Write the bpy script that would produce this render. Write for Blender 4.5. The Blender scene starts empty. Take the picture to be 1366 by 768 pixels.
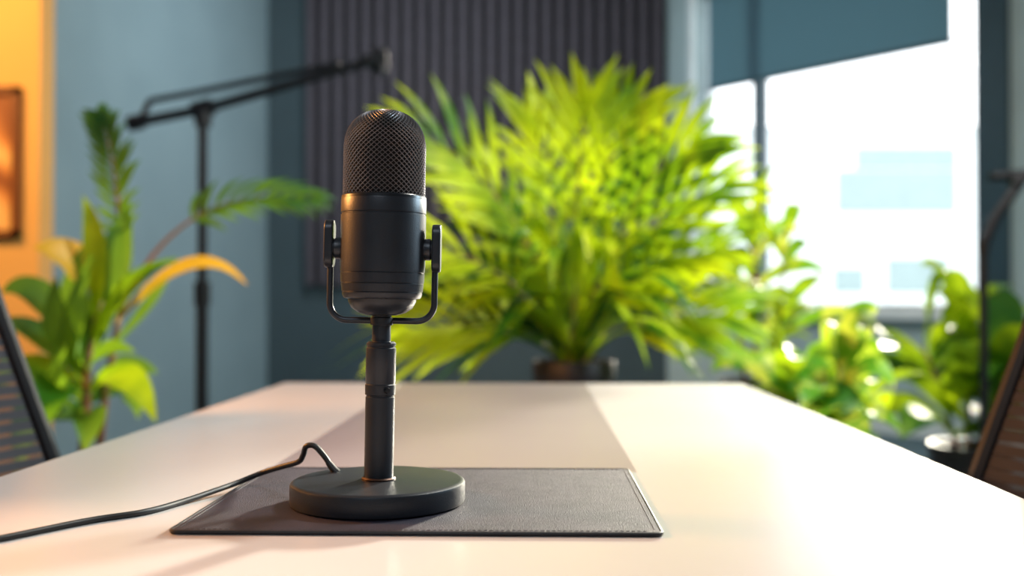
import bpy, bmesh, math, random
from mathutils import Vector, Matrix
random.seed(7)
S = bpy.context.scene
COL = S.collection

# ---------------------------------------------------------------- helpers
def lin(c):
    return tuple(((v/255.0)/12.92 if v/255.0 <= 0.04045 else ((v/255.0+0.055)/1.055)**2.4) for v in c)+(1.0,)

def mat(name, rgb, rough=0.5, metal=0.0, rgb2=None, nscale=8.0, bump=0.0, bscale=200.0, spec=0.5, coat=0.0):
    m = bpy.data.materials.new(name); m.use_nodes = True
    nt = m.node_tree; b = nt.nodes['Principled BSDF']
    b.inputs['Roughness'].default_value = rough
    b.inputs['Metallic'].default_value = metal
    b.inputs['Specular IOR Level'].default_value = spec
    b.inputs['Coat Weight'].default_value = coat
    tc = nt.nodes.new('ShaderNodeTexCoord')
    n = nt.nodes.new('ShaderNodeTexNoise'); n.inputs['Scale'].default_value = nscale; n.inputs['Detail'].default_value = 4
    nt.links.new(tc.outputs['Object'], n.inputs['Vector'])
    r = nt.nodes.new('ShaderNodeValToRGB')
    r.color_ramp.elements[0].position = 0.35; r.color_ramp.elements[1].position = 0.65
    r.color_ramp.elements[0].color = lin(rgb)
    r.color_ramp.elements[1].color = lin(rgb2 if rgb2 else tuple(min(255, v*1.06) for v in rgb))
    nt.links.new(n.outputs['Fac'], r.inputs['Fac'])
    nt.links.new(r.outputs['Color'], b.inputs['Base Color'])
    if bump > 0:
        n2 = nt.nodes.new('ShaderNodeTexNoise'); n2.inputs['Scale'].default_value = bscale
        nt.links.new(tc.outputs['Object'], n2.inputs['Vector'])
        bp = nt.nodes.new('ShaderNodeBump'); bp.inputs['Strength'].default_value = bump; bp.inputs['Distance'].default_value = 0.002
        nt.links.new(n2.outputs['Fac'], bp.inputs['Height']); nt.links.new(bp.outputs['Normal'], b.inputs['Normal'])
    return m

def leafmat(name, dark, light, scale=3.0, lo=0.4, hi=0.6, trans=0.42, tcol=(205, 230, 26)):
    m = bpy.data.materials.new(name); m.use_nodes = True
    nt = m.node_tree; b = nt.nodes['Principled BSDF']; out = nt.nodes['Material Output']
    b.inputs['Roughness'].default_value = 0.45; b.inputs['Specular IOR Level'].default_value = 0.35
    tc = nt.nodes.new('ShaderNodeTexCoord')
    n = nt.nodes.new('ShaderNodeTexNoise'); n.inputs['Scale'].default_value = scale; n.inputs['Detail'].default_value = 3
    nt.links.new(tc.outputs['Object'], n.inputs['Vector'])
    r = nt.nodes.new('ShaderNodeValToRGB')
    r.color_ramp.elements[0].position = lo; r.color_ramp.elements[1].position = hi
    r.color_ramp.elements[0].color = lin(dark); r.color_ramp.elements[1].color = lin(light)
    nt.links.new(n.outputs['Fac'], r.inputs['Fac']); nt.links.new(r.outputs['Color'], b.inputs['Base Color'])
    t = nt.nodes.new('ShaderNodeBsdfTranslucent')
    mx = nt.nodes.new('ShaderNodeMix'); mx.data_type = 'RGBA'; mx.inputs[0].default_value = 0.35
    nt.links.new(r.outputs['Color'], mx.inputs[6]); mx.inputs[7].default_value = lin(tcol)
    nt.links.new(mx.outputs[2], t.inputs['Color'])
    ms = nt.nodes.new('ShaderNodeMixShader'); ms.inputs[0].default_value = trans
    nt.links.new(b.outputs[0], ms.inputs[1]); nt.links.new(t.outputs[0], ms.inputs[2])
    nt.links.new(ms.outputs[0], out.inputs['Surface'])
    return m

def empty(name, loc=(0, 0, 0), rz=0.0):
    e = bpy.data.objects.new(name, None); COL.objects.link(e)
    e.location = loc; e.rotation_euler = (0, 0, rz); e.empty_display_size = 0.05
    return e

def obj(name, bm, mats, parent=None, smooth=True, bevel=0.0, loc=None, angle=35):
    bmesh.ops.recalc_face_normals(bm, faces=bm.faces) if not name.startswith('fol') else None
    me = bpy.data.meshes.new(name)
    if smooth:
        for f in bm.faces: f.smooth = True
        lim = math.radians(angle)
        for e in bm.edges:
            if len(e.link_faces) == 2 and e.calc_face_angle(0) > lim: e.smooth = False
    bm.to_mesh(me); bm.free()
    o = bpy.data.objects.new(name, me); COL.objects.link(o)
    for m in (mats if isinstance(mats, (list, tuple)) else [mats]): me.materials.append(m)
    if parent: o.parent = parent
    if loc: o.location = loc
    if bevel > 0:
        md = o.modifiers.new('bevel', 'BEVEL'); md.width = bevel; md.segments = 3; md.limit_method = 'ANGLE'
    return o

def box(bm, a, b, M=None, mi=0):
    vs = []
    for z in (a[2], b[2]):
        for x, y in ((a[0], a[1]), (b[0], a[1]), (b[0], b[1]), (a[0], b[1])):
            v = Vector((x, y, z)); vs.append(bm.verts.new(M @ v if M else v))
    for q in ((3, 2, 1, 0), (4, 5, 6, 7), (0, 1, 5, 4), (1, 2, 6, 5), (2, 3, 7, 6), (3, 0, 4, 7)):
        f = bm.faces.new([vs[i] for i in q]); f.material_index = mi

def lathe(bm, prof, n=64, M=None, mi=0):
    rings = []
    for r, z in prof:
        if r < 1e-6:
            v = Vector((0, 0, z)); rings.append([bm.verts.new(M @ v if M else v)])
        else:
            ring = []
            for i in range(n):
                a = 2*math.pi*i/n; v = Vector((r*math.cos(a), r*math.sin(a), z))
                ring.append(bm.verts.new(M @ v if M else v))
            rings.append(ring)
    for A, B in zip(rings, rings[1:]):
        for i in range(n):
            j = (i+1) % n
            if len(A) == 1 and len(B) == 1: continue
            if len(A) == 1: f = bm.faces.new((A[0], B[j], B[i]))
            elif len(B) == 1: f = bm.faces.new((A[i], A[j], B[0]))
            else: f = bm.faces.new((A[i], A[j], B[j], B[i]))
            f.material_index = mi

def tube(bm, pts, rad, n=8, mi=0, closed=False):
    pts = [Vector(p) for p in pts]; m = len(pts)
    if not isinstance(rad, (list, tuple)): rad = [rad]*m
    rings = []; up = None
    for i, p in enumerate(pts):
        if closed: t = (pts[(i+1) % m]-pts[i-1]).normalized()
        else: t = (pts[min(i+1, m-1)]-pts[max(i-1, 0)]).normalized()
        if up is None: up = Vector((0, 0, 1)) if abs(t.z) < 0.9 else Vector((0, 1, 0))
        s = t.cross(up).normalized(); up = s.cross(t).normalized()
        rings.append([bm.verts.new(p+rad[i]*(math.cos(2*math.pi*k/n)*s+math.sin(2*math.pi*k/n)*up)) for k in range(n)])
    rng = range(m) if closed else range(m-1)
    for i in rng:
        A, B = rings[i], rings[(i+1) % m]
        for k in range(n):
            f = bm.faces.new((A[k], A[(k+1) % n], B[(k+1) % n], B[k])); f.material_index = mi
    if not closed:
        bm.faces.new(rings[0][::-1]).material_index = mi; bm.faces.new(rings[-1]).material_index = mi

def bez(p0, p1, p2, n):
    p0, p1, p2 = Vector(p0), Vector(p1), Vector(p2)
    return [(1-t)**2*p0+2*t*(1-t)*p1+t*t*p2 for t in [i/n for i in range(n+1)]]

def catmull(P, sub=10):
    P = [Vector(p) for p in P]; out = []
    Q = [2*P[0]-P[1]]+P+[2*P[-1]-P[-2]]
    for i in range(1, len(Q)-2):
        a, b, c, d = Q[i-1:i+3]
        for k in range(sub):
            t = k/sub
            out.append(0.5*((2*b)+(c-a)*t+(2*a-5*b+4*c-d)*t*t+(3*b-a-3*c+d)*t**3))
    out.append(P[-1]); return out

def leaf(bm, pts, width, up=Vector((0, 0, 1)), fold=0.3, mi=0, shape=0.9, wave=0.0):
    """leaf blade along a path, half width profile, folded along the midrib"""
    prev = None; n = len(pts)-1
    for i, p in enumerate(pts):
        t = (pts[min(i+1, n)]-pts[max(i-1, 0)]).normalized()
        s = t.cross(up)
        if s.length < 1e-3: s = t.cross(Vector((0.3, 1, 0)))
        s.normalize(); nn = s.cross(t).normalized()
        u = i/n
        w = width*max(0.03, math.sin(math.pi*(u**shape)*0.97+0.05))
        wv = wave*width*math.sin(u*14)
        row = (bm.verts.new(p-s*w+nn*(fold*w+wv)), bm.verts.new(p), bm.verts.new(p+s*w+nn*(fold*w-wv)))
        if prev:
            for a in (0, 1):
                f = bm.faces.new((prev[a], prev[a+1], row[a+1], row[a])); f.material_index = mi
        prev = row

def frond(bm, base, end, lift=0.5, pairs=17, ll=0.22, lw=0.013, start=0.28, mi=0, stem=1, facing=None, ang0=58, ang1=22):
    base, end = Vector(base), Vector(end); d = end-base
    ctrl = base+Vector((d.x*0.28, d.y*0.28, d.z*0.75+lift*d.length))
    R = bez(base, ctrl, end, 26)
    tube(bm, R, [0.007*(1-0.85*i/26) for i in range(27)], 5, stem)
    up0 = Vector((random.uniform(-0.3, 0.3), -0.9+random.uniform(-0.3, 0.3), 0.7)) if facing is None else Vector(facing)
    for k in range(pairs):
        u = start+(1-start)*(k+0.5)/pairs
        i = u*26; i0 = min(25, int(i)); p = R[i0].lerp(R[i0+1], i-i0)
        t = (R[i0+1]-R[i0]).normalized()
        s = t.cross(up0).normalized(); nn = s.cross(t).normalized()
        v = (u-start)/(1-start)
        L = ll*(0.55+0.75*math.sin(math.pi*min(1, 0.15+v*0.8)))*(1 if v < .8 else 1-(v-.8)*1.0)
        for sg in (-1, 1):
            ang = math.radians(ang0+(ang1-ang0)*v+random.uniform(-4, 4))
            dr = (t*math.cos(ang)+s*sg*math.sin(ang)+nn*random.uniform(0.0, 0.15)).normalized()
            Lr = L*random.uniform(0.9, 1.1)
            q2 = p+dr*Lr+Vector((0, 0, -0.15*Lr*random.uniform(0.4, 1.3)))
            leaf(bm, bez(p, p+dr*Lr*0.55+nn*0.02, q2, 5), lw*random.uniform(.85, 1.15), up=nn, fold=0.3, mi=mi, shape=0.7)

# ---------------------------------------------------------------- materials
M_black = mat('mic_black_metal', (38, 43, 52), 0.36, 0.3, (42, 47, 56), 40, 0.08, 900)
M_black2 = mat('mic_dark_satin', (28, 32, 39), 0.32, 0.3, None, 40)
M_grille = mat('grille_wire', (120, 117, 120), 0.38, 0.6)
M_core = mat('grille_core', (4, 4, 6), 0.9)
M_copper = mat('collar_bronze', (70, 50, 42), 0.4, 0.7)
M_rubber = mat('cable_rubber', (15, 15, 18), 0.45)
M_mat = mat('leather_mat', (42, 40, 54), 0.58, 0, (54, 51, 66), 30, 0.6, 1000, spec=0.3)
M_matedge = mat('leather_edge', (26, 25, 31), 0.5)
M_top = mat('table_laminate_white', (196, 191, 191), 0.26, 0, (200, 195, 195), 3)
M_stripe = mat('table_laminate_taupe', (150, 140, 144), 0.28, 0, (155, 145, 148), 3)
M_legs = mat('table_leg_metal', (120, 122, 125), 0.4, 0.6)
M_wall = mat('wall_bluegrey', (126, 146, 153), 0.8, 0, (132, 152, 159), 2, 0.1, 300)
M_wallb = mat('wall_charcoal', (60, 75, 82), 0.85, 0, (64, 79, 86), 2, 0.1, 300)
M_wallw = mat('wall_window_grey', (168, 186, 190), 0.8, 0, None, 2)
M_orange = mat('wall_warm_ochre', (238, 172, 92), 0.8, 0, (242, 176, 96), 2)
M_ceil = mat('ceiling_white', (204, 206, 206), 0.9)
M_floor = mat('floor_carpet', (86, 108, 118), 0.85, 0, (96, 116, 126), 30, 0.4, 400)
M_slat = mat('acoustic_slat_felt', (80, 73, 82), 0.8, 0, (86, 79, 88), 10)
M_slatb = mat('acoustic_backing', (8, 8, 10), 0.9)
M_frame = mat('window_frame_dark', (46, 70, 82), 0.5)
M_framew = mat('window_trim_white', (228, 233, 235), 0.5)
M_trim = mat('baseboard_white', (220, 226, 228), 0.5)
M_pot = mat('planter_dark', (40, 32, 36), 0.5)
M_soil = mat('potting_soil', (30, 21, 15), 0.95, 0, (42, 30, 22), 60)
M_stand = mat('stand_black', (16, 18, 26), 0.5, 0.1)
M_chair = mat('chair_plastic', (24, 24, 28), 0.5)
M_seat = mat('chair_fabric', (34, 34, 40), 0.9, 0, None, 60, 0.4, 600)
M_wood = mat('picture_frame_wood', (120, 62, 22), 0.5)
M_stem = mat('plant_stem', (130, 150, 40), 0.5, 0, (150, 120, 50), 12)
M_stemr = mat('plant_stem_red', (150, 80, 50), 0.5, 0, (120, 100, 50), 12)
M_palm = leafmat('palm_leaf', (50, 116, 14), (196, 214, 22), 3.4, 0.40, 0.58, 0.45)
M_palmd = leafmat('palm_leaf_shaded', (8, 52, 16), (52, 112, 18), 3.4, 0.42, 0.62, 0.25, tcol=(90, 150, 20))  # same palm leaf, colour darkened to stand for shade inside the crown
M_leafL = leafmat('dracaena_leaf', (20, 84, 40), (110, 162, 40), 3.0, 0.42, 0.64, 0.33)
M_leafY = leafmat('yellow_leaf', (200, 155, 36), (236, 186, 50), 4.0, trans=0.35, tcol=(240, 190, 50))
M_leafV = leafmat('variegated_leaf', (80, 146, 24), (208, 212, 80), 14.0, 0.46, 0.58, 0.35)
M_leafB = leafmat('broad_leaf', (34, 106, 18), (182, 206, 24), 4.0, 0.42, 0.6, 0.42)

def artmat():
    m = bpy.data.materials.new('abstract_print'); m.use_nodes = True; nt = m.node_tree; b = nt.nodes['Principled BSDF']
    tc = nt.nodes.new('ShaderNodeTexCoord'); w = nt.nodes.new('ShaderNodeTexWave'); w.bands_direction = 'DIAGONAL'
    w.inputs['Scale'].default_value = 1.6; w.inputs['Distortion'].default_value = 5; w.inputs['Detail'].default_value = 1
    r = nt.nodes.new('ShaderNodeValToRGB'); e = r.color_ramp.elements
    e[0].color = lin((150, 80, 36)); e[1].color = lin((255, 190, 110)); e.new(0.5).color = lin((225, 140, 70))
    nt.links.new(tc.outputs['Object'], w.inputs['Vector']); nt.links.new(w.outputs['Fac'], r.inputs['Fac'])
    nt.links.new(r.outputs['Color'], b.inputs['Base Color']); return m

def meshmat():
    m = bpy.data.materials.new('chair_mesh_fabric'); m.use_nodes = True; nt = m.node_tree
    b = nt.nodes['Principled BSDF']; out = nt.nodes['Material Output']
    b.inputs['Base Color'].default_value = lin((44, 42, 48)); b.inputs['Roughness'].default_value = 0.8
    tc = nt.nodes.new('ShaderNodeTexCoord'); sp = nt.nodes.new('ShaderNodeSeparateXYZ')
    nt.links.new(tc.outputs['Object'], sp.inputs[0])
    a = nt.nodes.new('ShaderNodeMath'); a.operation = 'MULTIPLY'; a.inputs[1].default_value = 2*math.pi/0.016; nt.links.new(sp.outputs['Z'], a.inputs[0])
    s = nt.nodes.new('ShaderNodeMath'); s.operation = 'SINE'; nt.links.new(a.outputs[0], s.inputs[0])
    g = nt.nodes.new('ShaderNodeMath'); g.operation = 'GREATER_THAN'; g.inputs[1].default_value = 0.5; nt.links.new(s.outputs[0], g.inputs[0])
    tr = nt.nodes.new('ShaderNodeBsdfTransparent'); ms = nt.nodes.new('ShaderNodeMixShader')
    mm = nt.nodes.new('ShaderNodeMath'); mm.operation = 'MULTIPLY'; mm.inputs[1].default_value = 0.22; nt.links.new(g.outputs[0], mm.inputs[0])
    nt.links.new(mm.outputs[0], ms.inputs[0]); nt.links.new(b.outputs[0], ms.inputs[1]); nt.links.new(tr.outputs[0], ms.inputs[2])
    nt.links.new(ms.outputs[0], out.inputs['Surface']); return m

def glassmat():
    m = bpy.data.materials.new('window_glass'); m.use_nodes = True; nt = m.node_tree; out = nt.nodes['Material Output']
    tr = nt.nodes.new('ShaderNodeBsdfTransparent'); g = nt.nodes.new('ShaderNodeBsdfGlossy'); g.inputs['Roughness'].default_value = 0.02
    ms = nt.nodes.new('ShaderNodeMixShader'); ms.inputs[0].default_value = 0.04
    nt.links.new(tr.outputs[0], ms.inputs[1]); nt.links.new(g.outputs[0], ms.inputs[2]); nt.links.new(ms.outputs[0], out.inputs['Surface']); return m

def blindmat():
    m = bpy.data.materials.new('blind_fabric'); m.use_nodes = True; nt = m.node_tree; out = nt.nodes['Material Output']
    b = nt.nodes['Principled BSDF']; b.inputs['Roughness'].default_value = 0.9
    tc = nt.nodes.new('ShaderNodeTexCoord'); w = nt.nodes.new('ShaderNodeTexWave'); w.bands_direction = 'Z'; w.inputs['Scale'].default_value = 14
    r = nt.nodes.new('ShaderNodeValToRGB'); r.color_ramp.elements[0].color = lin((84, 106, 116)); r.color_ramp.elements[1].color = lin((100, 124, 134))
    nt.links.new(tc.outputs['Object'], w.inputs['Vector']); nt.links.new(w.outputs['Fac'], r.inputs['Fac']); nt.links.new(r.outputs['Color'], b.inputs['Base Color'])
    t = nt.nodes.new('ShaderNodeBsdfTranslucent'); t.inputs['Color'].default_value = lin((114, 140, 152))
    ms = nt.nodes.new('ShaderNodeMixShader'); ms.inputs[0].default_value = 0.5
    nt.links.new(b.outputs[0], ms.inputs[1]); nt.links.new(t.outputs[0], ms.inputs[2]); nt.links.new(ms.outputs[0], out.inputs['Surface']); return m

TZ = 0.75
# ---------------------------------------------------------------- room shell
YB = 8.34
WS = Vector((1.30, YB, 0)); WD = Vector((0.648, -0.7616, 0)).normalized()
WN = Vector((WD.y, -WD.x, 0))
if WN.y > 0: WN = -WN
WM = Matrix(((WD.x, -WN.x, 0, WS.x), (WD.y, -WN.y, 0, WS.y), (0, 0, 1, 0), (0, 0, 0, 1)))  # local x = along wall, y = outwards
RX = WS.x+WD.x*6.2; RY = WS.y+WD.y*6.2
H = 3.7
bm = bmesh.new(); box(bm, (-6, -2.5, -0.1), (RX+0.2, YB+0.2, 0)); obj('floor', bm, M_floor, smooth=False)
bm = bmesh.new(); box(bm, (-6, -2.5, H), (RX+0.2, YB+0.2, H+0.1)); obj('ceiling', bm, M_ceil, smooth=False)
bm = bmesh.new(); box(bm, (-2.3, YB, 0), (1.6, YB+0.15, H)); obj('wall_back', bm, M_wallb, smooth=False)
a = Vector((-2.05, YB, 0)); b = Vector((-2.66, 5.1, 0)); d = (b-a).normalized(); nrm = Vector((d.y, -d.x, 0))
if nrm.x > 0: nrm = -nrm
LM = Matrix(((d.x, nrm.x, 0, a.x), (d.y, nrm.y, 0, a.y), (0, 0, 1, 0), (0, 0, 0, 1)))
bm = bmesh.new(); box(bm, (0, 0, 0), ((b-a).length, 0.15, H), LM); obj('wall_left', bm, M_wall, smooth=False)
bm = bmesh.new(); box(bm, (-6, 5.0, 0), (-2.376, 5.15, H)); obj('wall_ochre', bm, M_orange, smooth=False)
bm = bmesh.new(); box(bm, (-6.15, -2.5, 0), (-6, 5.15, H)); obj('wall_far_left', bm, M_wall, smooth=False)
bm = bmesh.new(); box(bm, (-6, -2.65, 0), (RX+0.2, -2.5, H)); obj('wall_front', bm, M_wall, smooth=False)
bm = bmesh.new(); box(bm, (RX, -2.5, 0), (RX+0.15, RY, H)); obj('wall_side', bm, M_wallw, smooth=False)
W0, W1, Z0, Z1 = 0.30, 2.66, 0.84, 3.45
bm = bmesh.new()
for q in (((0, 0, 0), (W0, .25, H)), ((W1, 0, 0), (6.2, .25, H)), ((W0, 0, 0), (W1, .25, Z0)), ((W0, 0, Z1), (W1, .25, H))): box(bm, q[0], q[1], WM)
obj('wall_right', bm, M_wallw, smooth=False)
bm = bmesh.new(); box(bm, (0.02, -0.02, 0), (6.1, 0, 0.11), WM); obj('baseboard_right', bm, M_trim, smooth=False)
bm = bmesh.new(); box(bm, (-2.04, YB-0.02, 0), (1.29, YB, 0.11)); obj('baseboard_back', bm, M_trim, smooth=False)
# window
win = empty('window_1')
bm = bmesh.new()
for q in (((W1-.09, .10, Z0), (W1, .2, Z1)), ((W0, .1, Z1-.07), (W1, .2, Z1)), ((0.79, .1, Z0), (0.87, .2, Z1))):
    box(bm, q[0], q[1], WM)
obj('sash', bm, M_frame, win, False)
bm = bmesh.new(); box(bm, (W1-.05, -0.06, Z0-.05), (W1+.14, 0.0, Z1+.1), WM); obj('side_casing', bm, M_frame, win, False)
bm = bmesh.new(); box(bm, (W0, .10, Z0), (W0+.05, .2, Z1), WM); box(bm, (W0, .1, Z0), (W1, .2, Z0+.05), WM)
box(bm, (W0-.05, -0.03, Z0-.1), (W0, 0.0, Z1+.1), WM); box(bm, (W0-.1, -0.10, Z0-.055), (W1-.05, 0.12, Z0), WM)
obj('sill_and_casing', bm, M_framew, win, False)
bm = bmesh.new(); box(bm, (W0+.05, .145, Z0+.03), (W1-.05, .15, Z1-.05), WM); obj('glass', bm, glassmat(), win, False)
bl = empty('roller_blind')
bm = bmesh.new(); box(bm, (0.49, -0.066, 2.60), (2.46, -0.063, 3.56), WM); obj('fabric', bm, blindmat(), bl, False)
bm = bmesh.new(); box(bm, (0.48, -0.075, 2.575), (2.47, -0.054, 2.605), WM); obj('bottom_bar', bm, M_frame, bl, False)
bm = bmesh.new(); box(bm, (0.46, -0.11, 3.52), (2.49, 0.0, 3.63), WM); obj('cassette', bm, M_frame, bl, False)

# acoustic slat panel
pn = empty('acoustic_slat_panel')
bm = bmesh.new(); box(bm, (-1.71, YB-0.03, 1.04), (1.28, YB-0.001, H-.02)); obj('backing', bm, M_slatb, pn, False)
bm = bmesh.new(); n = 26; pw = 2.99/n
for i in range(n):
    x0 = -1.71+i*pw; box(bm, (x0+0.012, YB-0.12, 1.04), (x0+pw-0.048, YB-0.03, H-.02))
obj('slats', bm, M_slat, pn, False)

# picture on ochre wall
pf = empty('framed_picture', (0, 0, 0))
bm = bmesh.new(); X0, X1, A0, A1 = -3.02, -2.465, 1.23, 1.985
for q in (((X0, 4.96, A0), (X1, 5, A0+.035)), ((X0, 4.96, A1-.035), (X1, 5, A1)), ((X0, 4.96, A0), (X0+.035, 5, A1)), ((X1-.035, 4.96, A0), (X1, 5, A1))): box(bm, *q)
obj('frame', bm, M_wood, pf, False)
bm = bmesh.new(); box(bm, (X0+.03, 4.98, A0+.03), (X1-.03, 4.995, A1-.03)); obj('print', bm, artmat(), pf, False)

# ---------------------------------------------------------------- table
tb = empty('conference_table', (0.0, 2.0, 0), -0.024)
bm = bmesh.new(); xs = (-0.46, -0.2155, 0.146, 0.46); ys = (-2.4, -1.03, 0.0)
e = 0.003
gx = (-0.46+e, xs[1], xs[2], 0.46-e); gy = (-2.4+e, ys[1], -e)
grid = [[bm.verts.new((x, y, TZ)) for x in gx] for y in gy]
for j in range(2):
    for i in range(3):
        f = bm.faces.new((grid[j][i], grid[j][i+1], grid[j+1][i+1], grid[j+1][i])); f.material_index = 1 if (i == 1 and j == 1) else 0
ring = [grid[0][0], grid[0][1], grid[0][2], grid[0][3], grid[1][3], grid[2][3], grid[2][2], grid[2][1], grid[2][0], grid[1][0]]
def outp(v, k, z):
    x, y = v.co.x, v.co.y
    if abs(x-gx[0]) < 1e-6: x -= k
    if abs(x-gx[3]) < 1e-6: x += k
    if abs(y-gy[0]) < 1e-6: y -= k
    if abs(y-gy[2]) < 1e-6: y += k
    return bm.verts.new((x, y, z))
prev = ring
base_ring = list(ring)
for k, z in ((e*.5, TZ-e*.13), (e*.87, TZ-e*.5), (e, TZ-e), (e, TZ-.032)):
    cur = [outp(v, k, z) for v in base_ring]
    for i in range(len(cur)):
        j = (i+1) % len(cur); bm.faces.new((prev[i], cur[i], cur[j], prev[j]))
    prev = cur
bm.faces.new(prev)
obj('top', bm, [M_top, M_stripe], tb, False)
bm = bmesh.new()
for y in (-2.2, -0.22):
    for sx in (-1, 1):
        tube(bm, [(sx*0.36, y, TZ-.032), (sx*0.40, y, 0.0)], 0.024, 12)
    box(bm, (-0.37, y-.02, TZ-.07), (0.37, y+.02, TZ-.032))
box(bm, (-.03, -2.2, TZ-.07), (.03, -.22, TZ-.032))
obj('legs', bm, M_legs, tb)

# ---------------------------------------------------------------- desk mat
dm = empty('desk_mat', (-0.066, 0.8395, TZ), -0.024)
def rrect(w, h, r, n=6):
    P = []
    for cx, cy, a0 in ((w-r, h-r, 0), (-w+r, h-r, 90), (-w+r, -h+r, 180), (w-r, -h+r, 270)):
        for k in range(n+1):
            a = math.radians(a0+90*k/n); P.append((cx+r*math.cos(a), cy+r*math.sin(a)))
    return P
def prism(bm, P, z0, z1, M=None):
    lo = [bm.verts.new((x, y, z0)) for x, y in P]; hi = [bm.verts.new((x, y, z1)) for x, y in P]
    if M:
        for v in lo+hi: v.co = M @ v.co
    bm.faces.new(lo[::-1]); bm.faces.new(hi)
    for i in range(len(P)):
        j = (i+1) % len(P); bm.faces.new((lo[i], lo[j], hi[j], hi[i]))
bm = bmesh.new(); prism(bm, rrect(0.1755, 0.1335, 0.006), 0.0, 0.0030); obj('sheet', bm, M_mat, dm, True, 0.0006)
bm = bmesh.new(); tube(bm, [(x, y, 0.0020) for x, y in rrect(0.1752, 0.1332, 0.006)], 0.0015, 8, closed=True); obj('bound_edge', bm, M_matedge, dm)
bm = bmesh.new()
P = rrect(0.1705, 0.1285, 0.005)
for i in range(len(P)):
    p, q = Vector((*P[i], 0.0031)), Vector((*P[(i+1) % len(P)], 0.0031)); L = (q-p).length
    k = max(1, int(L/0.004))
    if k < 3: continue
    for j in range(k):
        a_, b_ = p.lerp(q, (j+.15)/k), p.lerp(q, (j+.75)/k); tube(bm, [a_, b_], 0.0003, 4)
obj('stitching', bm, mat('stitch_thread', (80, 76, 82), 0.7), dm)

# ---------------------------------------------------------------- microphone
MX, MY = -0.1085, 0.809
mic = empty('desk_microphone', (MX, MY, TZ+0.0034))
LEAN = 0.018
def mobj(nm, bm, m, **k):
    o = obj(nm, bm, m, mic, **k); o.rotation_euler = (0, LEAN, 0); return o
bm = bmesh.new(); lathe(bm, [(0, 0), (.0685, 0), (.0700, .0012), (.0704, .003), (.0704, .0150), (.0697, .0168), (.0682, .0178), (.066, .0182), (0, .0184)], 128)
obj('base', bm, M_black, mic)
bm = bmesh.new(); lathe(bm, [(.0, .0175), (.0136, .0178), (.0138, .0195), (.0128, .0205), (0, .0206)], 48); mobj('collar', bm, M_copper)
bm = bmesh.new(); lathe(bm, [(0, .0195), (.0118, .0196), (.0119, .0850), (.0112, .0856), (.0112, .0864), (.0122, .0870), (.0124, .0950), (.0118, .0956), (.0118, .0964), (.0122, .0970), (.0121, .1245), (.0113, .1252), (.0113, .1260), (.0119, .1266), (.0119, .1285), (.0105, .1298), (.0076, .1300), (.0074, .1430), (.0092, .1433), (.0092, .1490), (.0078, .1495), (.0078, .1525), (0, .1526)], 64)
mobj('pole', bm, M_black)
bm = bmesh.new()
lathe(bm, [(0, .009), (.0022, .009), (.0026, .0128), (.0020, .0146), (0, .0148)], 20, Matrix.Translation((0, 0, .0912)) @ Matrix.Rotation(math.radians(32), 4, 'Z') @ Matrix.Rotation(math.radians(90), 4, 'X'))
mobj('height_lock', bm, M_black2)
prof = [(0, .1530), (.012, .1532), (.019, .1552), (.0245, .1590), (.0272, .1640), (.0278, .1668), (.0306, .1674), (.0318, .1690), (.0324, .1719), (.0320, .1722), (.0320, .1726), (.0326, .1730), (.0334, .1793), (.0330, .1796), (.0330, .1800), (.0336, .1804), (.0340, .1881), (.0336, .1884), (.0336, .1888), (.0341, .1892), (.0344, .195), (.0344, .2368), (.0338, .2373), (.0338, .2381), (.0344, .2386), (.0344, .2492), (.0339, .2508), (.0325, .2512), (0, .2512)]
prof = [(r, .151+(z-.153)*.9674) for r, z in prof]
bm = bmesh.new(); lathe(bm, prof, 128); mobj('body', bm, M_black)
R = 0.0328; zb, zs, zt = .2453, .2850, .3175
pp = [(R, zb)]
for i in range(1, 80): pp.append((R, zb+(zs-zb)*i/80))
for i in range(0, 201):
    a = i/200*math.pi/2; ee = 2/2.3
    pp.append((R*max(0, math.cos(a))**ee, zs+(zt-zs)*max(0, math.sin(a))**ee))
def arc(pp, step):
    out = [pp[0]]; acc = 0
    for (r0, z0), (r1, z1) in zip(pp, pp[1:]):
        L = math.hypot(r1-r0, z1-z0); acc += L
        if acc >= step: out.append((r1, z1)); acc = 0
    return out
rows = [q for q in arc(pp, 0.00175) if q[0] > 0.0035]
N = 46
bm = bmesh.new(); V = []
for k, (r, z) in enumerate(rows):
    V.append([bm.verts.new((r*math.cos(2*math.pi*(i+0.5*(k % 2))/N), r*math.sin(2*math.pi*(i+0.5*(k % 2))/N), z)) for i in range(N)])
for k in range(len(rows)-2):
    for i in range(N):
        if k % 2 == 0: l, r_ = V[k+1][i-1], V[k+1][i]
        else: l, r_ = V[k+1][i], V[k+1][(i+1) % N]
        bm.faces.new((V[k][i], r_, V[k+2][i], l))
g = mobj('grille', bm, M_grille, smooth=False)
w = g.modifiers.new('wire', 'WIREFRAME'); w.thickness = 0.0010; w.use_replace = True; w.use_even_offset = False
bm = bmesh.new(); lathe(bm, [(max(0, r-0.0014), z-0.0014) for r, z in pp[::4]]+[(0, zt-0.0014)], 64); mobj('grille_core', bm, M_core)
bm = bmesh.new(); lathe(bm, [(.0343, .2450), (.0341, .2470), (.0334, .2478), (.0324, .2478), (.0324, .245)], 96); mobj('grille_ring', bm, M_black2)
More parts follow.
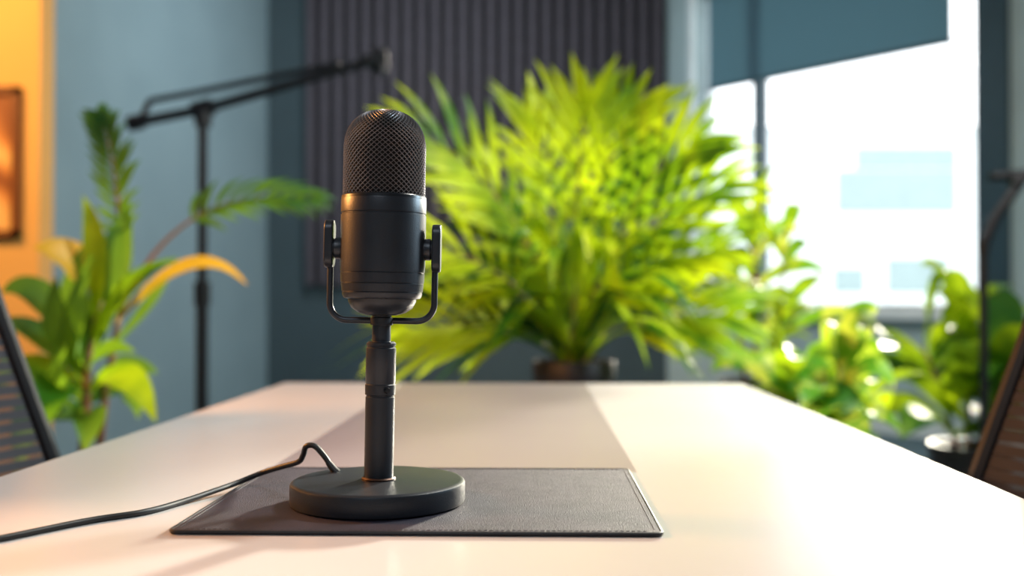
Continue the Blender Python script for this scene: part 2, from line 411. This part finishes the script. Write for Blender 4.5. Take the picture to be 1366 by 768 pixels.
# yoke
bm = bmesh.new(); U = []
xo, zb_, zr = .0425, .1468, .014
U.append((-xo, 0, .203)); U.append((-xo, 0, .18))
for k in range(9):
    a = math.radians(180+90*k/8); U.append((-xo+zr+zr*math.cos(a), 0, zb_+zr+zr*math.sin(a)))
for k in range(9):
    a = math.radians(270+90*k/8); U.append((xo-zr+zr*math.cos(a), 0, zb_+zr+zr*math.sin(a)))
U.append((xo, 0, .18)); U.append((xo, 0, .203)); tube(bm, U, 0.0026, 14)
mobj('yoke', bm, M_black)
for sg, nm in ((-1, 'knob_a'), (1, 'knob_b')):
    bm = bmesh.new()
    Mx = Matrix.Translation((0, 0, .2050)) @ Matrix.Rotation(math.radians(90*sg), 4, 'Y')
    lathe(bm, [(0, .030), (.0072, .030), (.0088, .0345), (.0088, .0385), (.0074, .0395), (.0074, .0400), (0, .0400)], 40, Mx)
    mobj(nm, bm, M_black)
    bm = bmesh.new()
    Mp = Matrix.Translation((sg*.0435, 0, .2085 if sg < 0 else .2060)) @ Matrix.Rotation(math.radians(90), 4, 'Y')
    prism(bm, rrect(.0195, .0085, .0082, 10), -.0036, .0036, Mp)
    mobj('side_plate' if sg < 0 else 'side_plate_b', bm, M_black, bevel=0.0012)
# cable (plugs into the back of the base)
C = [(-.1500, .844, .0225), (-.1535, .845, .0265), (-.160, .847, .035), (-.1680, .849, .0425), (-.1755, .851, .0420), (-.1790, .855, .0340), (-.184, .860, .0275), (-.200, .872, .0215), (-.222, .885, .0135), (-.240, .875, .0070), (-.252, .850, .0048), (-.268, .815, .0026), (-.285, .775, .0024), (-.315, .745, .0024), (-.352, .690, .0024), (-.40, .62, .0024), (-.43, .5, .0024), (-.445, .35, .0024)]
def toM(p): return Vector((p[0]-MX, p[1]-MY, p[2]-.0034))
bm = bmesh.new(); tube(bm, [toM(p) for p in catmull(C, 10)], 0.0024, 12); obj('cable', bm, M_rubber, mic)
bm = bmesh.new(); tube(bm, [toM(p) for p in ((-.1475, .8435, .0205), (-.1500, .844, .0225), (-.1560, .8458, .0295))], [0.0036, .0034, 0.0026], 14); obj('strain_relief', bm, M_rubber, mic)

# ---------------------------------------------------------------- office chairs
M_mesh = meshmat()
def chair(loc, rz):
    c = empty('office_chair', loc, rz)
    def bk(v, z): return Vector((-0.24-0.37*(z-0.5)+0.05*(v/0.225)**2, v, z))
    bm = bmesh.new(); P = []
    for x, y in rrect(0.225, 0.31, 0.07, 8): P.append(bk(x, 0.80+y))
    dense = []
    for i in range(len(P)):
        p, q = P[i], P[(i+1) % len(P)]; k = max(1, int((p-q).length/0.04))
        for j in range(k):
            t = p.lerp(q, j/k); dense.append(bk(t.y, t.z))
    tube(bm, dense, 0.011, 8, closed=True)
    obj('back_frame', bm, M_chair, c)
    bm = bmesh.new(); G = []
    for iz in range(25):
        z = 0.80-0.305+0.61*iz/24; dz = abs(z-0.80)
        lim = 0.22 if dz < 0.24 else 0.15+math.sqrt(max(0, .07**2-(dz-.24)**2))
        G.append([bm.verts.new(bk(lim*(-1+2*j/12), z)) for j in range(13)])
    for A, B in zip(G, G[1:]):
        for j in range(12): bm.faces.new((A[j], A[j+1], B[j+1], B[j]))
    obj('back_mesh', bm, M_mesh, c)
    bm = bmesh.new(); tube(bm, [(-.05, 0, .39), (-.24, 0, .40), (-.31, 0, .5), (-.36, 0, .7)], [.03, .03, .025, .015], 8)
    tube(bm, [(0, 0, .1), (0, 0, .43)], .028, 14)
    for k in range(5):
        a = math.radians(72*k+20); cs, sn = math.cos(a), math.sin(a)
        tube(bm, [(0, 0, .12), (.12*cs, .12*sn, .1), (.22*cs, .22*sn, .065)], [.03, .022, .016], 8)
        Mw = Matrix.Translation((.22*cs, .22*sn, .03)) @ Matrix.Rotation(a, 4, 'Z') @ Matrix.Rotation(math.radians(90), 4, 'X')
        lathe(bm, [(0, -.02), (.027, -.02), (.03, -.014), (.03, .014), (.027, .02), (0, .02)], 18, Mw)
        tube(bm, [(.22*cs, .22*sn, .07), (.22*cs, .22*sn, .03)], .008, 8)
    obj('pedestal', bm, M_chair, c)
    bm = bmesh.new(); prism(bm, rrect(.21, .23, .07, 8), .43, .49); obj('seat', bm, M_seat, c, True, 0.02)
chair((-0.362, 1.135, 0), 0.0)
chair((0.322, 1.03, 0), math.pi)

# ---------------------------------------------------------------- pots / plants
def pot(par, r, h):
    bm = bmesh.new(); lathe(bm, [(0, 0), (r*.78, 0), (r*.80, .01), (r*.97, h-.05), (r, h-.045), (r, h-.003), (r*.985, h), (r*.92, h), (r*.90, h-.04), (0, h-.04)], 48)
    obj('pot', bm, M_pot, par)
    bm = bmesh.new(); lathe(bm, [(r*.9, h-.045), (r*.88, h-.03), (0, h-.02)], 32); obj('soil', bm, M_soil, par)

# big palm: bright fronds reaching out, shade painted darker on those behind and inside
pl = empty('potted_palm', (0.185, 3.0, 0)); pot(pl, 0.125, 0.735)
bm = bmesh.new(); random.seed(11)
F = [(.03, .82, -.1, 0), (-.13, .78, .0, 0), (.17, .80, -.05, 0), (-.50, .74, -.15, 0), (-.33, .60, -.1, 0), (.34, .70, -.15, 0), (.44, .58, -.1, 0), (.38, .38, -.25, 0), (.44, .20, -.1, 0), (-.48, .40, -.25, 0), (-.50, .16, -.1, 0),
     (-.16, .42, -.36, 0), (.16, .40, -.38, 0),
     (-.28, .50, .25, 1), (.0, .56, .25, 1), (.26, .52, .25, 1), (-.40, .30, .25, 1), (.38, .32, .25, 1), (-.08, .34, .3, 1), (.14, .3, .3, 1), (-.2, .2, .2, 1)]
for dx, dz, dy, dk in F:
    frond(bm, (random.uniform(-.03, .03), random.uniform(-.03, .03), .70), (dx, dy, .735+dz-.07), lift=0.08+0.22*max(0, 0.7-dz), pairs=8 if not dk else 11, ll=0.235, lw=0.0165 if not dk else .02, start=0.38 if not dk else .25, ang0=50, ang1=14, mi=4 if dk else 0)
G = [(-.72, -.02, -.1), (-.45, -.06, -.2), (-.6, .12, .1), (.40, -.02, -.15), (.34, -.07, -.25), (.44, .1, .1), (-.3, -.05, -.3), (.24, .02, -.34), (-.2, .06, -.36), (.42, .2, -.2), (-.36, .14, -.35), (.26, .14, -.4), (-.15, .24, -.4), (.04, .26, -.42)]
for dx, dz, dy in G:
    for k in range(3):
        e_ = Vector((dx+random.uniform(-.07, .07), dy+random.uniform(-.1, .1), .735+dz+random.uniform(-.04, .06)))
        b0 = Vector((random.uniform(-.04, .04), random.uniform(-.04, .04), .71)); d = e_-b0
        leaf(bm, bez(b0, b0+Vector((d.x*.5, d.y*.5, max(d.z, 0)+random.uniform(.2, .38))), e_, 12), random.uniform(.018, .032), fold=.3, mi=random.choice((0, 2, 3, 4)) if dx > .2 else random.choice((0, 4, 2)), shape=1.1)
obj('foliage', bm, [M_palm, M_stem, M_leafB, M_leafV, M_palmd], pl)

# left plant
lp = empty('potted_dracaena', (-1.035, 2.4, 0)); pot(lp, 0.15, 0.50)
bm = bmesh.new(); random.seed(5); k = 2.4/1328; zb0 = 0.917-(590-398)*k
def Lp(px, py, dy=0): return Vector(((px-110)*k, dy, zb0+(590-py)*k))
tube(bm, [Vector((0, 0, .46)), Lp(115, 540), Lp(118, 470), Lp(135, 400)], [.014, .012, .010, .006], 8, 1)
tube(bm, [Vector((.02, .03, .46)), Lp(135, 520, .03), Lp(150, 420, .04), Lp(150, 300, .05)], [.010, .009, .007, .005], 8, 1)
BL = [
    ((118, 470, 0), (100, 400, -.05), (120, 330, -.05), .034, 0), ((125, 470, 0), (150, 360, 0), (160, 262, .05), .044, 0),
    ((120, 460, 0), (170, 370, -.05), (255, 345, -.1), .030, 2), ((150, 430, .02), (260, 300, 0), (332, 378, -.02), .020, 3),
    ((130, 390, 0), (115, 330, -.05), (70, 332, -.1), .046, 3), ((112, 480, 0), (50, 350, 0), (0, 390, 0), .038, 0),
    ((112, 500, 0), (80, 425, -.1), (25, 425, -.1), .028, 0), ((115, 520, 0), (60, 450, -.1), (30, 520, -.15), .036, 2),
    ((115, 520, 0), (105, 470, -.2), (92, 605, -.25), .052, 2), ((118, 500, 0), (150, 450, -.1), (205, 463, -.12), .028, 0),
    ((118, 520, 0), (190, 460, -.1), (238, 550, -.15), .040, 2), ((120, 470, 0), (130, 400, .1), (110, 350, .15), .038, 0),
    ((115, 540, 0), (160, 490, .1), (175, 560, .05), .032, 0), ((115, 500, 0), (85, 400, .1), (60, 450, .1), .034, 0),
    ((125, 430, 0), (150, 330, -.05), (122, 262, -.05), .028, 2), ((110, 560, 0), (70, 500, -.1), (10, 470, -.05), .028, 0),
    ((115, 480, 0), (128, 440, -.15), (150, 340, -.12), .042, 0), ((112, 500, 0), (95, 440, -.1), (100, 370, -.1), .040, 0),
    ((118, 560, 0), (100, 520, -.15), (125, 450, -.15), .038, 0), ((140, 470, 0), (190, 400, .1), (215, 340, .1), .014, 0),
    ((115, 560, 0), (150, 520, -.1), (150, 590, -.15), .038, 0), ((112, 560, 0), (60, 520, -.1), (55, 590, -.1), .038, 0),
    ((115, 540, 0), (140, 470, .1), (190, 500, .1), .036, 0), ((112, 540, 0), (70, 480, .1), (50, 540, .1), .036, 0)]
for s, c, e_, w_, mi in BL:
    leaf(bm, bez(Lp(*s), Lp(*c), Lp(*e_), 14), w_, up=Vector((random.uniform(-.3, .3), -.8, .6)), fold=.25, mi=mi, shape=1.0, wave=.06)
frond(bm, Lp(150, 320, .05), Lp(122, 150, .05), lift=0.02, pairs=14, ll=.080, lw=.009, start=.0, stem=1, facing=(0, -1, .3), ang0=45, ang1=20)
frond(bm, Lp(150, 420, .04), Lp(408, 262, .1), lift=0.24, pairs=10, ll=.11, lw=.011, start=.45, stem=1, ang0=50, ang1=18)
obj('foliage', bm, [M_leafL, M_stemr, M_leafB, M_leafY], lp)

# right side plants
def bushy(name, loc, r, h, n, spread, hgt, wid, mats, seed, droop=0.3, tmin=.1):
    p = empty(name, loc); pot(p, r, h); bm = bmesh.new(); random.seed(seed)
    stems = []
    for s in range(4):
        a = 1.57*s+random.uniform(-.4, .4); tp = Vector((math.cos(a)*spread*.25, math.sin(a)*spread*.25, h+hgt*random.uniform(.45, .85)))
        bs = Vector((math.cos(a)*r*.3, math.sin(a)*r*.3, h-.03)); stems.append((bs, tp)); tube(bm, [bs, bs.lerp(tp, .5)+Vector((0.01, 0, 0)), tp], [.009, .008, .004], 7, 1)
    for i in range(n):
        bs, tp = stems[i % 4]; t = random.uniform(tmin, 1.0); b0 = bs.lerp(tp, t); a = i*2.4+random.uniform(-.3, .3)
        L = spread*random.uniform(.65, 1.05)*(1.05-.4*t); el = math.radians(random.uniform(10, 50)+45*max(0, t-.6)*2)
        dr = Vector((math.cos(a)*math.cos(el), math.sin(a)*math.cos(el), math.sin(el)))
        e_ = b0+dr*L+Vector((0, 0, -droop*L*random.uniform(.4, 1.3)))
        leaf(bm, bez(b0, b0+dr*L*.6+Vector((0, 0, .05)), e_, 12), wid*random.uniform(.7, 1.15), up=Vector((random.uniform(-.3, .3), random.uniform(-.8, -.1), 1)), fold=.25, mi=random.choice((0, 0, 2)), shape=1.0, wave=.05)
    obj('foliage', bm, mats, p); return p
bushy('potted_croton', (0.97, 3.95, 0), .15, .60, 38, .46, .80, .046, [M_leafB, M_stemr, M_leafV], 3)
bushy('potted_dieffenbachia', (0.90, 2.95, 0), .14, .44, 40, .46, .38, .056, [M_leafV, M_stem, M_leafB], 4, .45)
bushy('potted_peace_lily', (1.84, 4.0, 0), .16, .34, 50, .70, .60, .078, [M_leafB, M_stemr, M_leafL], 9, .35)

# ---------------------------------------------------------------- mic stands
def tripod(bm, x=0, y=0):
    tube(bm, [(x, y, .10), (x, y, .16)], .03, 12)
    for q in range(3):
        a = math.radians(120*q+30); tube(bm, [(x, y, .14), (x+.3*math.cos(a), y+.3*math.sin(a), .012)], .011, 8)
ms = empty('boom_microphone_stand', (-1.182, 3.8, 0))
K = 3.8/3.0
def B(x, y, z): return (x*K, y*K, .917+(z-.917)*K)
bm = bmesh.new(); tripod(bm)
tube(bm, [(0, 0, .1), B(0, 0, .93)], .024, 14); tube(bm, [B(0, 0, .92), B(0, 0, 1.46)], .019, 14); tube(bm, [B(0, 0, .90), B(0, 0, .97)], .031, 14); tube(bm, [B(0, 0, 1.44), B(0, 0, 1.50)], .033, 14)
obj('tripod_column', bm, M_stand, ms)
bm = bmesh.new()
tube(bm, [B(-.20, 0, 1.452), B(0, 0, 1.492), B(.53, -.05, 1.630)], .019, 10)
tube(bm, [B(-.15, -.03, 1.512), B(.0, -.03, 1.54), B(.22, -.03, 1.585), B(.42, -.04, 1.622)], .012, 8)
tube(bm, [B(-.225, 0, 1.447), B(-.18, 0, 1.457)], .030, 14)
tube(bm, [B(-.15, -.03, 1.512), B(-.19, 0, 1.455)], .012, 8)
tube(bm, [B(-.03, 0, 1.485), B(.03, 0, 1.502)], .034, 14)
tube(bm, [B(.50, -.05, 1.622), B(.56, -.05, 1.638)], .032, 12); tube(bm, [B(.545, -.05, 1.59), B(.545, -.05, 1.66)], .025, 12)
obj('boom_arm', bm, M_stand, ms)
m2 = empty('microphone_stand', (1.563, 3.3, 0)); bm = bmesh.new()
lathe(bm, [(0, 0), (.135, 0), (.14, .006), (.14, .016), (.13, .022), (.03, .026), (.02, .05), (0, .05)], 40)
q = 3.3/1328
def Sp(px, py): return Vector(((px-1312)*q, 0, .917-(py-398)*q))
tube(bm, [(0, 0, .02), Sp(1312, 330)], .014, 12); tube(bm, [Sp(1312, 336), Sp(1312, 318)], .020, 12)
tube(bm, [Sp(1312, 325), Sp(1330, 285), Sp(1360, 243)], .019, 10)
tube(bm, [Sp(1322, 234), Sp(1366, 230), Sp(1440, 222)], .016, 10); tube(bm, [Sp(1352, 244), Sp(1368, 232)], .022, 10)
obj('column_and_arm', bm, M_stand, m2)

# ---------------------------------------------------------------- outside
M_fac = mat('facade_white', (206, 212, 214), 0.8); M_fgl = mat('facade_glazing', (130, 147, 148), 0.6); M_gr = mat('ground_paving', (200, 204, 204), 0.9)
bd = empty('office_building', (0, 26, 0))
bm = bmesh.new(); box(bm, (5.0, 0, -0.1), (16, 8, 5.3)); box(bm, (4.8, -.15, 5.3), (16.2, 8.1, 5.45)); obj('facade', bm, M_fac, bd, False)
bm = bmesh.new()
for x0, x1, z0, z1 in ((8.5, 11.6, 3.2, 4.3), (9.0, 11.6, 4.35, 4.9), (8.4, 9.2, 1.1, 1.75), (9.8, 11.4, 1.1, 2.0), (12.6, 14.2, 3.2, 4.8)): box(bm, (x0, -.04, z0), (x1, .05, z1))
obj('glazing', bm, M_fgl, bd, False)
bm = bmesh.new(); box(bm, (-10, 9.5, -0.2), (50, 60, -0.1)); obj('ground', bm, M_gr, None, False)

# ---------------------------------------------------------------- light
w = bpy.data.worlds.new('sky'); S.world = w; w.use_nodes = True
bg = w.node_tree.nodes['Background']; bg.inputs[0].default_value = (0.94, 0.98, 1.0, 1); bg.inputs[1].default_value = 3.8
def light(name, kind, loc, tgt, energy, col, size=0.5, angle=None):
    l = bpy.data.lights.new(name, kind); l.energy = energy; l.color = col
    if kind == 'AREA': l.shape = 'DISK'; l.size = size
    elif kind == 'SUN': l.angle = math.radians(size)
    else: l.shadow_soft_size = size
    o = bpy.data.objects.new(name, l); COL.objects.link(o); o.location = loc
    dv = Vector(tgt)-Vector(loc); o.rotation_euler = dv.to_track_quat('-Z', 'Y').to_euler()
    if kind == 'SPOT': l.spot_size = math.radians(angle); l.spot_blend = 0.6
    return o
light('sun', 'SUN', (6, 12, 6), Vector((6, 12, 6))+Vector((-2.1, -4.2, -1.2)), 14.0, (1.0, 0.92, 0.74), 4)
light('warm_lamp_left', 'AREA', (-1.35, 1.15, 1.45), (-0.25, 0.85, .85), 44, (1.0, 0.40, 0.10), 0.35)  # unseen warm lamp beside the table, set low to rim the microphone
light('wall_spot', 'SPOT', (-3.2, 3.2, 3.2), (-2.9, 5.0, 1.5), 360, (1.0, 0.60, 0.2), 0.15, 90)
light('fill_light_plants', 'AREA', (1.6, 2.2, 3.4), (0.5, 3.1, 0.8), 115, (1.0, 0.98, 0.88), 0.4)  # added fill from above on the plants, no fixture there
light('fill_light_rear', 'AREA', (-0.6, 6.0, 3.6), (-0.9, 7.6, 1.2), 78, (0.82, 0.94, 1.0), 1.2)  # added cool fill to lift the slat panel and rear walls
light('rim_light_right', 'AREA', (1.9, 1.7, 1.6), (-.1, .85, .95), 40, (0.66, 0.88, 1.0), 0.5)  # added cool rim light for the microphone's right side, not a room lamp
light('fill_light_front', 'AREA', (-0.4, -1.0, 2.6), (-.1, .85, .95), 14, (0.85, 0.93, 1.0), 0.8)  # added weak fill on the microphone from behind the camera

# ---------------------------------------------------------------- camera
cam = bpy.data.cameras.new('camera'); co = bpy.data.objects.new('camera', cam); COL.objects.link(co); S.camera = co
cam.lens = 35; cam.sensor_width = 36; co.location = (0, 0, 0.917); co.rotation_euler = (math.radians(90.68), 0, 0)
cam.dof.use_dof = True; cam.dof.focus_distance = 0.79; cam.dof.aperture_fstop = 3.1; cam.clip_start = 0.02
S.view_settings.view_transform = 'Standard'
S.view_settings.exposure = 0.0
